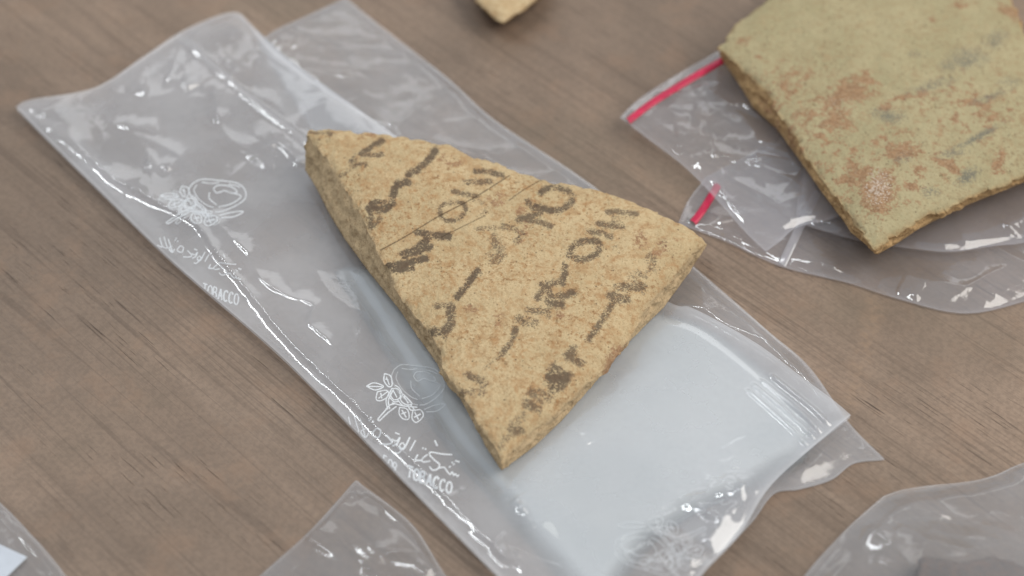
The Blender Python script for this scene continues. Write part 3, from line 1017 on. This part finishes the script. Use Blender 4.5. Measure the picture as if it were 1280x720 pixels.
# press-zip ridges near the mouth
ridge = 0.0
for pts in ([(930, 488), (984, 535), (1012, 560)], [(937, 480), (990, 524), (1020, 552)], [(948, 474), (1000, 518), (1028, 545)], [(960, 468), (1012, 512), (1038, 536)]):
    ridge = ridge + crease(GA, pts, .00075, .0008, .004, 1.8, True, True)
# moulded ridge near the top corner
wrA = wrA + crease(GA, [(228, 52), (265, 88), (320, 135), (380, 182), (410, 205)], .0013, .0008, .004, 2.0, True, True)
lift = sstep(0, 0.012, dA)
zA = 0.0050 + 0.0006 * sstep(-0.001, 0.010, dA) + wrA * sstep(0, 0.006, dA)
inW = np.interp(-sW, [-0.014, -.006, 0, 0.006, 0.014], [0, 0.12, 0.4, 0.8, 1.0])
zA = np.maximum(zA * (1 - 0.35 * inW), 0.0020 + thick * inW + 0.0007 + 0.45 * wrA * inW)
zA = press(zA + ridge, GA, S1_poly, PL1, 0.0003)
rA = bag_root('printed_bag', 'long milky plastic bag printed with white roses and Arabic lettering, lying under the inked sherd')
opA = 0.16 * np.exp(-(dA / 0.0008) ** 2) + 0.08 * np.exp(-dA / 0.004)
# welded ridge is thicker
dd, _ = dist_poly(GA, at([(228, 52), (265, 88), (320, 135), (380, 182), (410, 205)], .004)[:, :2])
opA += 0.14 * np.exp(-(dd / 0.0016) ** 4)
dd, _ = dist_poly(GA, at([(1064, 527), (1030, 551), (1004, 571)], .003)[:, :2])
opA += 0.25 * np.exp(-(dd / 0.0011) ** 2)
fA = film_obj('front_film', GA, zA, nA, mA, M_FILM_A, rA, opA)
n2, m2 = 200, 90
GA2, _ = sheet(A_sides, n2, m2)
dA2 = edge_d(n2, m2, GA2)
film_obj('back_film', GA2, 0.0016 + 0.0022 * np.exp(-dA2 / 0.006), n2, m2, M_FILM_A, rA, 0.1 * np.exp(-(dA2 / .0008) ** 2))
TA = bvh(fA)

# ---- its print
ROSE_LEAF = [
    [(100, 155), (135, 140), (178, 156), (140, 172), (100, 155)], [(104, 156), (172, 157)],
    [(182, 98), (210, 110), (216, 150), (200, 157), (180, 130), (182, 98)], [(190, 112), (204, 150)], [(186, 122), (200, 128)],
    [(150, 180), (192, 174), (200, 198), (168, 220), (145, 214), (150, 180)], [(155, 210), (195, 180)], [(165, 185), (170, 210)],
    [(250, 250), (285, 260), (292, 300), (266, 302), (248, 278), (250, 250)], [(260, 262), (280, 296)], [(258, 280), (280, 272)],
    [(310, 265), (345, 262), (356, 290), (326, 318), (306, 300), (310, 265)], [(318, 272), (335, 305)], [(315, 295), (345, 280)],
    [(215, 165), (246, 170), (252, 205), (225, 216), (208, 190), (215, 165)], [(222, 175), (238, 206)],
    [(265, 190), (288, 212), (306, 236), (275, 236), (254, 215), (265, 190)], [(268, 200), (290, 232)],
    [(150, 305), (185, 265), (203, 242), (228, 234)], [(160, 311), (196, 276), (236, 246)], [(150, 305), (160, 311)],
    [(196, 260), (190, 215), (216, 163)], [(205, 258), (200, 218), (222, 170)], [(215, 230), (270, 244), (330, 250)], [(300, 240), (322, 268)],
    [(230, 150), (250, 165), (262, 190)], [(205, 205), (225, 225), (250, 222)], [(285, 240), (300, 262), (320, 262)], [(240, 215), (262, 240), (285, 246)]]
ROSE_PETAL = [
    [(225, 80), (214, 120), (245, 182), (290, 226), (332, 240)],
    [(225, 80), (260, 58), (330, 64), (400, 75), (440, 110), (451, 160), (420, 202), (370, 235), (340, 240)],
    [(242, 90), (235, 120), (260, 166), (300, 202), (330, 215)], [(312, 110), (330, 90), (380, 95), (412, 125), (390, 132), (360, 120), (330, 132), (312, 110)],
    [(390, 130), (432, 150), (400, 192), (350, 212)], [(360, 260), (410, 240), (456, 235), (420, 265), (370, 271)],
    [(300, 130), (305, 165), (340, 200)], [(260, 75), (300, 80), (330, 75)], [(420, 100), (400, 90), (370, 82)]]
SCRIPT = [
    [(516, 553), (510, 562), (500, 548), (494, 557), (486, 540), (478, 552), (462, 536), (450, 520), (424, 524)],
    [(487, 463), (440, 460), (391, 452), (386, 465), (410, 490), (430, 508), (420, 528), (398, 532), (384, 516)],
    [(472, 520), (480, 516)], [(490, 508), (498, 504)], [(484, 500), (490, 497)], [(500, 490), (520, 496)],
    [(376, 462), (352, 482), (356, 496), (388, 492)], [(332, 462), (318, 488)], [(318, 488), (352, 490)], [(352, 432), (358, 436)], [(364, 436), (370, 440)],
    [(322, 398), (296, 446)], [(297, 384), (268, 438), (248, 428)], [(276, 424), (256, 440), (250, 422), (264, 410), (272, 428), (244, 456), (228, 452)],
    [(214, 394), (236, 402), (252, 384)], [(252, 384), (240, 412), (218, 424)], [(230, 364), (250, 372)],
    [(190, 374), (216, 406), (196, 416), (162, 414)], [(146, 344), (126, 372), (154, 386), (166, 356), (148, 342)], [(118, 294), (124, 299)], [(128, 312), (134, 316)], [(112, 306), (118, 310)],
    [(408, 398), (420, 424)]]
SCRIPT_L = [[(112, 364), (96, 386), (76, 360), (96, 346)], [(72, 300), (86, 345), (96, 386)], [(46, 286), (58, 330), (66, 360), (40, 352)], [(20, 292), (30, 330), (36, 352), (4, 340)]]
GLY = {
    'F': [[(0, 0), (0, 1)], [(0, 1), (.8, 1)], [(0, .55), (.6, .55)]],
    'O': [[(.5, 0), (.12, .15), (0, .5), (.12, .85), (.5, 1), (.88, .85), (1, .5), (.88, .15), (.5, 0)]],
    'R': [[(0, 0), (0, 1)], [(0, 1), (.6, .98), (.8, .76), (.6, .52), (0, .5)], [(.4, .5), (.9, 0)]],
    'T': [[(.5, 0), (.5, 1)], [(-.05, 1), (1.05, 1)]],
    'B': [[(0, 0), (0, 1)], [(0, 1), (.6, .98), (.75, .77), (.55, .54), (0, .53)], [(.5, .54), (.85, .3), (.65, .02), (0, 0)]],
    'A': [[(0, 0), (.45, 1)], [(.45, 1), (.95, 0)], [(.18, .36), (.74, .36)]],
    'C': [[(.9, .82), (.6, 1), (.2, .88), (0, .5), (.15, .12), (.55, 0), (.9, .16)]]}


def letters(word, org, e1, e2, adv, wl):
    out = []
    for i, c in enumerate(word):
        if c == ' ':
            continue
        for s in GLY[c]:
            out.append([(org[0] + e1[0] * (adv * i + a * wl) + e2[0] * b, org[1] + e1[1] * (adv * i + a * wl) + e2[1] * b) for a, b in s])
    return out


LAT = letters('TOBACCO', (282, 562), (.93, .37), (8, -50), 31.5, 24)
LAT_F = letters('FOR', (176, 506), (.82, .57), (4, -42), 27, 20)


def mp(strokes, f):
    return [[f(x, y) for x, y in s] for s in strokes]


f2 = lambda x, y: (430 + x / 3.6, 440 + y / 3.6)
ribbons('rose_emblem', TA, mp(ROSE_LEAF, f2), 1.25, M_PRINT, rA)
ribbons('rose_petals', TA, mp(ROSE_PETAL, f2), 1.0, M_PRINT_F, rA)
ribbons('arabic_lettering', TA, mp(SCRIPT, f2), 1.5, M_PRINT, rA)
ribbons('arabic_lettering', TA, mp(SCRIPT_L, f2), 1.2, M_PRINT_M, rA)
ribbons('latin_lettering', TA, mp(LAT, f2), 1.9, M_PRINT, rA)
ribbons('latin_lettering', TA, mp(LAT_F, f2), 1.6, M_PRINT_M, rA)
# the same print higher up the bag, seen across a fold
f1 = lambda x, y: (180 + (275 + (x - 290) * 1.10 - (y - 180) * 0.18) / 3.6, 200 + (190 + (y - 185) * 0.80 + (x - 290) * 0.02) / 3.6)
f1b = lambda x, y: (180 + (255 + (x - 290) * 1.0 + (y - 180) * 0.2) / 3.6, 200 + (200 + (y - 185) * 0.7) / 3.6)
ribbons('rose_emblem', TA, mp(ROSE_LEAF, f1), 1.3, M_PRINT_M, rA)
ribbons('rose_petals', TA, mp(ROSE_PETAL, f1), 1.2, M_PRINT_M, rA)
ribbons('rose_emblem', TA, mp(ROSE_LEAF, f1b), 1.1, M_PRINT_F, rA)
f1t = lambda x, y: (180 + (435 + (x - 515) * .735) / 3.6, 200 + (535 + (y - 555) * .70) / 3.6)
ribbons('arabic_lettering', TA, mp(SCRIPT + SCRIPT_L, f1t), 1.3, M_PRINT_M, rA)
ribbons('latin_lettering', TA, mp(letters('TOBACCO', (262, 604), (.95, .30), (5, -48), 25, 19), lambda x, y: (180 + x / 3.6, 200 + y / 3.6)), 1.6, M_PRINT_M, rA)
# crumpled print at the lower end
f3 = lambda x, y: (832 - (x - 275) / 3.6 * 1.25 + (y - 185) / 3.6 * .25, 684 - (y - 185) / 3.6 * 0.95 - (x - 275) / 3.6 * .25)
ribbons('rose_emblem', TA, mp(ROSE_LEAF + ROSE_PETAL, f3), 1.2, M_PRINT_W, rA)
f3b = lambda x, y: (820 - (x - 275) / 3.6 * 0.9, 690 + (y - 185) / 3.6 * 0.7 - (x - 275) / 3.6 * .3)
ribbons('rose_emblem', TA, mp(ROSE_LEAF, f3b), 1.1, M_PRINT_W, rA)

# ------------------------------------------------------------------ bags under the second sherd
D_sides = [
    [(848, 278), (905, 299), (945, 318), (985, 334), (1060, 352), (1120, 371), (1205, 390), (1285, 374), (1370, 345)],
    [(1370, 345), (1390, 250), (1380, 150)],
    [(882, 220), (940, 190), (1010, 150), (1120, 120), (1250, 110), (1380, 150)],
    [(848, 278), (860, 250), (882, 220)]]
C_sides = [
    [(775, 145), (812, 173), (848, 200), (872, 222), (900, 252), (930, 286), (957, 313)],
    [(957, 313), (975, 300), (998, 282), (1060, 262), (1140, 190)],
    [(903, 60), (950, 92), (1010, 110), (1070, 130), (1140, 190)],
    [(775, 145), (802, 120), (848, 91), (903, 60)]]
H_sides = [
    [(996, 276), (1040, 290), (1080, 300), (1140, 309), (1190, 313), (1240, 306), (1290, 299), (1380, 270)],
    [(1380, 270), (1390, 220), (1380, 170)],
    [(1010, 190), (1080, 150), (1180, 130), (1280, 140), (1380, 170)],
    [(996, 276), (998, 240), (1010, 190)]]


def simple_bag(name, label, sides, n, m, mat, seed, zlow, body, wamp, creases=(), limit=None, group=None, edge_op=0.14, K=8, f=(20, 70), back=True, drape=None, sharp=.12):
    G, poly = sheet(sides, n, m, zlow + 0.001)
    d = edge_d(n, m, G)
    x, y = G[:, 0], G[:, 1]
    wr = wamp * wrinkle(x, y, seed, K, f[0], f[1], sharp, -0.05) + wamp * 0.8 * np.maximum(-0.4, fbm(x * 30, y * 30, 3, seed + 3))
    for pts, wd, h in creases:
        wr = wr + crease(G, pts, wd, h, zlow + .002)
    z = zlow + 0.0005 + sstep(0, 0.008, d) * body + sstep(0, 0.003, d) * wr
    if drape is not None:
        z = drape(G, z, d)
    if limit is not None:
        z = limit(G, z)
    z = np.maximum(z, zlow + 0.00045)
    r = bag_root(name, label, 'plastic bag', group)
    op = edge_op * np.exp(-(d / 0.0007) ** 2) + 0.05 * np.exp(-d / 0.004)
    fr = film_obj('front_film', G, z, n, m, mat, r, op)
    if back:
        n2, m2 = max(20, n // 3), max(20, m // 3)
        Gb, _ = sheet(sides, n2, m2, zlow + 0.001)
        film_obj('back_film', Gb, np.full(len(Gb), zlow), n2, m2, mat, r, np.zeros(len(Gb)))
    return r, fr, G, z, poly


lim2 = lambda gap: (lambda G, z: press(z, G, S2_poly, PL2, gap))
rD, fD, *_ = simple_bag('zip_bag', 'clear red-zip bag at the bottom of the pile beneath the greenish sherd', D_sides, 320, 130, M_FILM_C, 41, 0.0005, 0.0012, 0.0010,
                        [([(1040, 300), (1020, 322), (1008, 335)], .0012, .0018), ([(1030, 325), (1036, 345)], .001, .0012), ([(870, 285), (900, 290), (930, 300)], .0014, .0012),
                         ([(1115, 340), (1160, 352), (1200, 358), (1260, 372)], .0012, .0010), ([(1120, 362), (1150, 372)], .001, .001)],
                        limit=lambda G, z: press(np.minimum(z, 0.0034), G, S2_poly, PL2, 0.006))
TD = bvh(fD)
strip('zip_strip', TD, [(866, 279), (880, 260), (897, 232)], 9.5, M_RED, rD)
strip('seam', TD, [(1022, 240), (1004, 275), (990, 305), (977, 332)], 11, M_SEAM, rD, 0.0003)

rH, fH, *_ = simple_bag('clear_bag', 'folded clear bag sandwiched between the two red-zip bags under the greenish sherd', H_sides, 240, 100, M_FILM_C, 57, 0.0038, 0.0008, 0.0007,
                        [([(1258, 285), (1270, 276), (1284, 270)], .0012, .0016), ([(1010, 276), (1050, 292), (1080, 300)], .001, .0010), ([(1190, 250), (1200, 290), (1215, 310)], .001, .0010)],
                        limit=lambda G, z: press(np.minimum(z, 0.0062), G, S2_poly, PL2, 0.0035))

rC, fC, *_ = simple_bag('zip_bag', 'crumpled clear bag with long red zip sticking out from under the greenish sherd', C_sides, 260, 180, M_FILM_C, 77, 0.0066, 0.0008, 0.0010,
                        [([(838, 110), (836, 130), (846, 148), (848, 168), (846, 190)], .0014, .0022), ([(868, 105), (874, 120), (868, 150), (862, 175)], .0013, .0020),
                         ([(862, 187), (885, 150), (915, 132), (950, 142), (990, 170)], .0015, .0016), ([(885, 193), (920, 198), (960, 202), (1004, 205)], .0010, .0016),
                         ([(905, 175), (950, 180), (1000, 190)], .001, .0010), ([(862, 190), (900, 235), (950, 300)], .0010, .0010)],
                        limit=lim2(0.0004))
TC = bvh(fC)
strip('zip_strip', TC, [(785, 152), (812, 131), (850, 107), (903, 76)], 8.5, M_RED, rC)

# ------------------------------------------------------------------ bags at the front edge
E_sides = [
    [(300, 740), (345, 700), (385, 664), (420, 626), (441, 602)],
    [(441, 602), (446, 599), (453, 605)],
    [(620, 800), (560, 722), (522, 662), (490, 632), (453, 605)],
    [(300, 740), (450, 800), (620, 800)]]
simple_bag('clear_bag', 'dull clear bag with a pointed corner beside the printed bag', E_sides, 200, 160, M_FILM_E, 91, 0.0005, 0.0016, 0.0007,
           [([(455, 722), (468, 704), (490, 695), (515, 700), (540, 722)], .0013, .0020), ([(440, 610), (420, 640), (380, 680)], .0016, .0014), ([(452, 612), (500, 655), (545, 715)], .0016, .0014)],
           K=4, f=(10, 30))
F_sides = [
    [(-80, 560), (0, 627), (40, 668), (62, 692), (90, 728), (120, 765)],
    [(120, 765), (60, 800), (-40, 860)],
    [(-200, 660), (-100, 760), (-40, 860)],
    [(-80, 560), (-140, 600), (-200, 660)]]
pap = at([(-60, 655), (0, 681), (34, 697), (6, 724), (-30, 755), (-100, 700)], 0.0013)
Vp = np.vstack([pap, pap + [0, 0, 0.0003]])
k = len(pap)
paper = mesh_obj('paper_slip', Vp, [tuple(range(k, 2 * k)), tuple(reversed(range(k)))] + [(i, (i + 1) % k, k + (i + 1) % k, k + i) for i in range(k)], M_PAPER, None, False, None, pap.mean(0))
bmx = bmesh.new()
bmx.from_mesh(paper.data)
bmesh.ops.recalc_face_normals(bmx, faces=bmx.faces[:])
bmx.to_mesh(paper.data)
bmx.free()
tag(paper, 'small blank white paper slip inside a clear bag', 'paper')
simple_bag('clear_bag', 'clear bag holding a white paper slip on bare wood', F_sides, 160, 120, M_FILM_E, 97, 0.0006, 0.0018, 0.0006,
           [([(-10, 640), (30, 676), (70, 722)], .0013, .0014)], K=5, f=(20, 60))
G_sides = [
    [(960, 860), (1150, 880), (1430, 880)],
    [(1430, 880), (1430, 700), (1410, 545)],
    [(1104, 622), (1130, 613), (1170, 606), (1215, 600), (1245, 592), (1290, 574), (1410, 545)],
    [(960, 860), (975, 770), (1003, 722), (1050, 671), (1104, 622)]]
P4 = S4_base[::4]


def drapeG(G, z, d):
    s = sdf(G, P4)
    t = np.interp(s, [-0.004, 0.0, 0.004, 0.012, 0.03], [1, 0.97, .75, .35, 0])
    return np.maximum(z, 0.0010 + 0.0095 * t + 0.4 * (z - 0.0010) * (1 - t * .3))


simple_bag('clear_bag', 'hazy clear bag pulled over a dark sherd', G_sides, 260, 240, M_FILM_G, 103, 0.0006, 0.0040, 0.0022,
           [([(1128, 668), (1110, 690), (1092, 718)], .0013, .0022), ([(1152, 676), (1180, 684), (1225, 692), (1280, 696)], .0014, .0020)], K=8, f=(9, 30), drape=drapeG)
